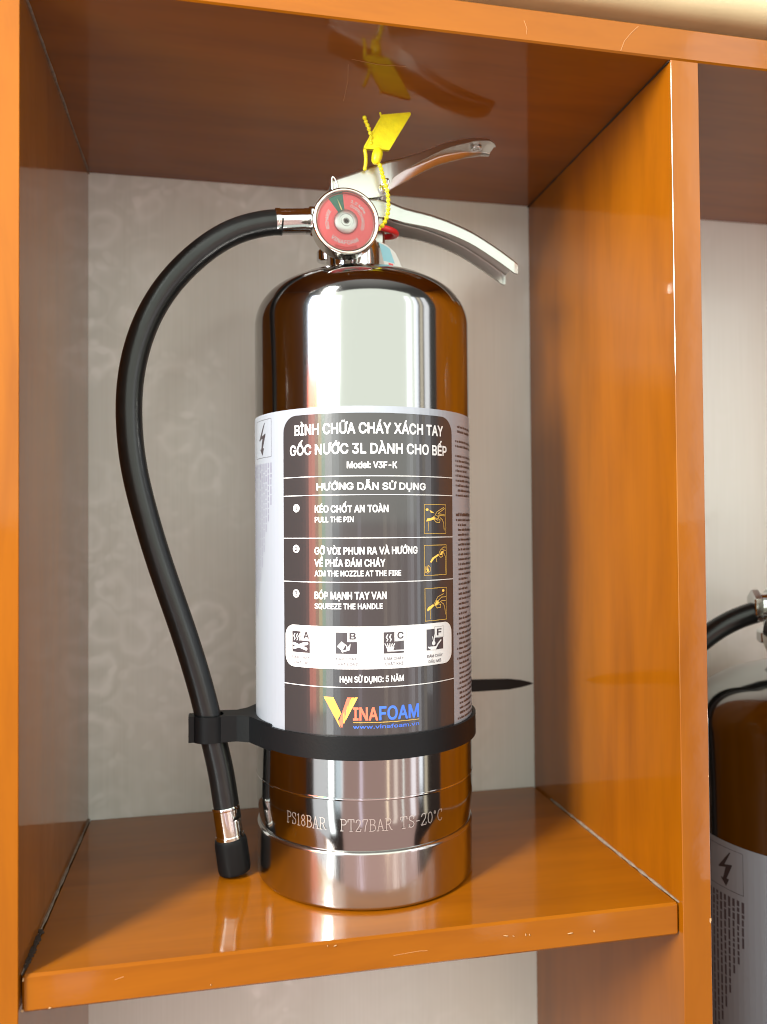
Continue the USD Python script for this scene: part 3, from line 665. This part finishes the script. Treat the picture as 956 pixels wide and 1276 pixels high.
ext = extinguisher((EX, EY, 0), 0, 'stainless steel fire extinguisher with dark printed label standing on the shelf in the main compartment')
ext2 = extinguisher((.4550, .092, RZ), -20, 'larger steel fire extinguisher partly hidden in the next compartment to the right', full=False, size=1.24, turn=12)

# ------------------------------------------------------------------ yellow security seal, threaded through the pin
ss = thing('security_seal', 'yellow plastic pull-tight security seal looped on the extinguisher lever', 'seal', (EX, EY, 0))
y0 = -.0160
def slab(poly, th, y):
    m = trimesh.creation.extrude_polygon(poly, th, engine='earcut')
    m.apply_transform(trimesh.transformations.rotation_matrix(np.pi / 2, [1, 0, 0])); m.apply_translation((0, y, 0)); return m
q4 = Polygon([(.0092, .4133), (.0258, .4163), (.0130, .3946), (-.0012, .3942)]).buffer(-.0006).buffer(.0009, 4)
tg = slab(q4, .0014, y0 + .001)
rimp = q4.difference(q4.buffer(-.0008))
tagm = obj('tag', tg, 'yellow', ss, smooth=30)
obj('tag_rim', slab(rimp, .0019, y0 + .0012), 'yellow', tagm, smooth=30)
obj('lock', lathe([(0, -.0052), (.0014, -.0050), (.0024, -.0038), (.0029, -.0012), (.0028, .0016), (.0020, .0034), (0, .0038)], 24).apply_transform(trimesh.transformations.rotation_matrix(math.radians(14), [0, 1, 0])).apply_translation((.0062, y0 - .0014, .3905)), 'yellow', ss, smooth=True)
def beads(pts, n, r=.00105, core=.00062):
    p = spline(pts, n)
    ms = [tube(spline(pts, 60), core, 8)]
    for i, c in enumerate(p):
        b = trimesh.creation.icosphere(2, r); b.apply_scale((1, 1, 1)); b.apply_translation(c); ms.append(b)
    return cat_(ms)
obj('beaded_strap', beads([(.0066, y0 - .0012, .3865), (.0082, y0 - .0018, .3830), (.0092, y0 - .0020, .3786), (.0113, y0 - .0024, .3715), (.0121, y0 - .0022, .3641), (.0117, y0 - .0020, .3583), (.0095, y0 - .0012, .3528), (.0050, y0 + .002, .3495), (.0010, y0 + .008, .3488)], 21, .00125, .00062), 'yellow', ss, smooth=True)
obj('strap_tail', beads([(.0030, y0, .3975), (.0022, y0 - .0003, .4042), (.0008, y0, .4080), (-.0005, y0, .4112)], 7, .00118, .0006), 'yellow', ss, smooth=True)
obj('stub', beads([(-.0002, y0 + .001, .3935), (.0004, y0 + .0014, .3890), (.0000, y0 + .0026, .3842)], 4, .0011, .0010), 'yellow', ss, smooth=True)
obj('stub', tube([(.0090, y0, .4125), (.0082, y0, .4150)], .0006, 8), 'yellow', ss, smooth=True)

# ------------------------------------------------------------------ a beige box on top of the cabinet
bz = H + .0165
prof = Polygon([(0, .012), (.0008, .0078), (.0030, .0042), (.0062, .0016), (.011, .0), (.17, 0), (.17, .14), (.008, .14), (.002, .137), (0, .130)])
bx = trimesh.creation.extrude_polygon(prof, .56, engine='earcut')
bx.apply_transform(np.array([[0, 0, 1, 0], [1, 0, 0, 0], [0, 1, 0, 0], [0, 0, 0, 1.0]])); fix(bx)
bb = thing('storage_box', 'long smooth beige box with rounded lower edge lying on top of the cabinet', 'box', (.12, -.003, bz + .0095))
obj('box_body', bx, 'box', bb, smooth=30)
obj('shade_foot', board(.02, .54, .022, .15, -.0094, .0002, c=.0004), 'gap', bb)  # recessed near-black base, added to make the shade line under the box
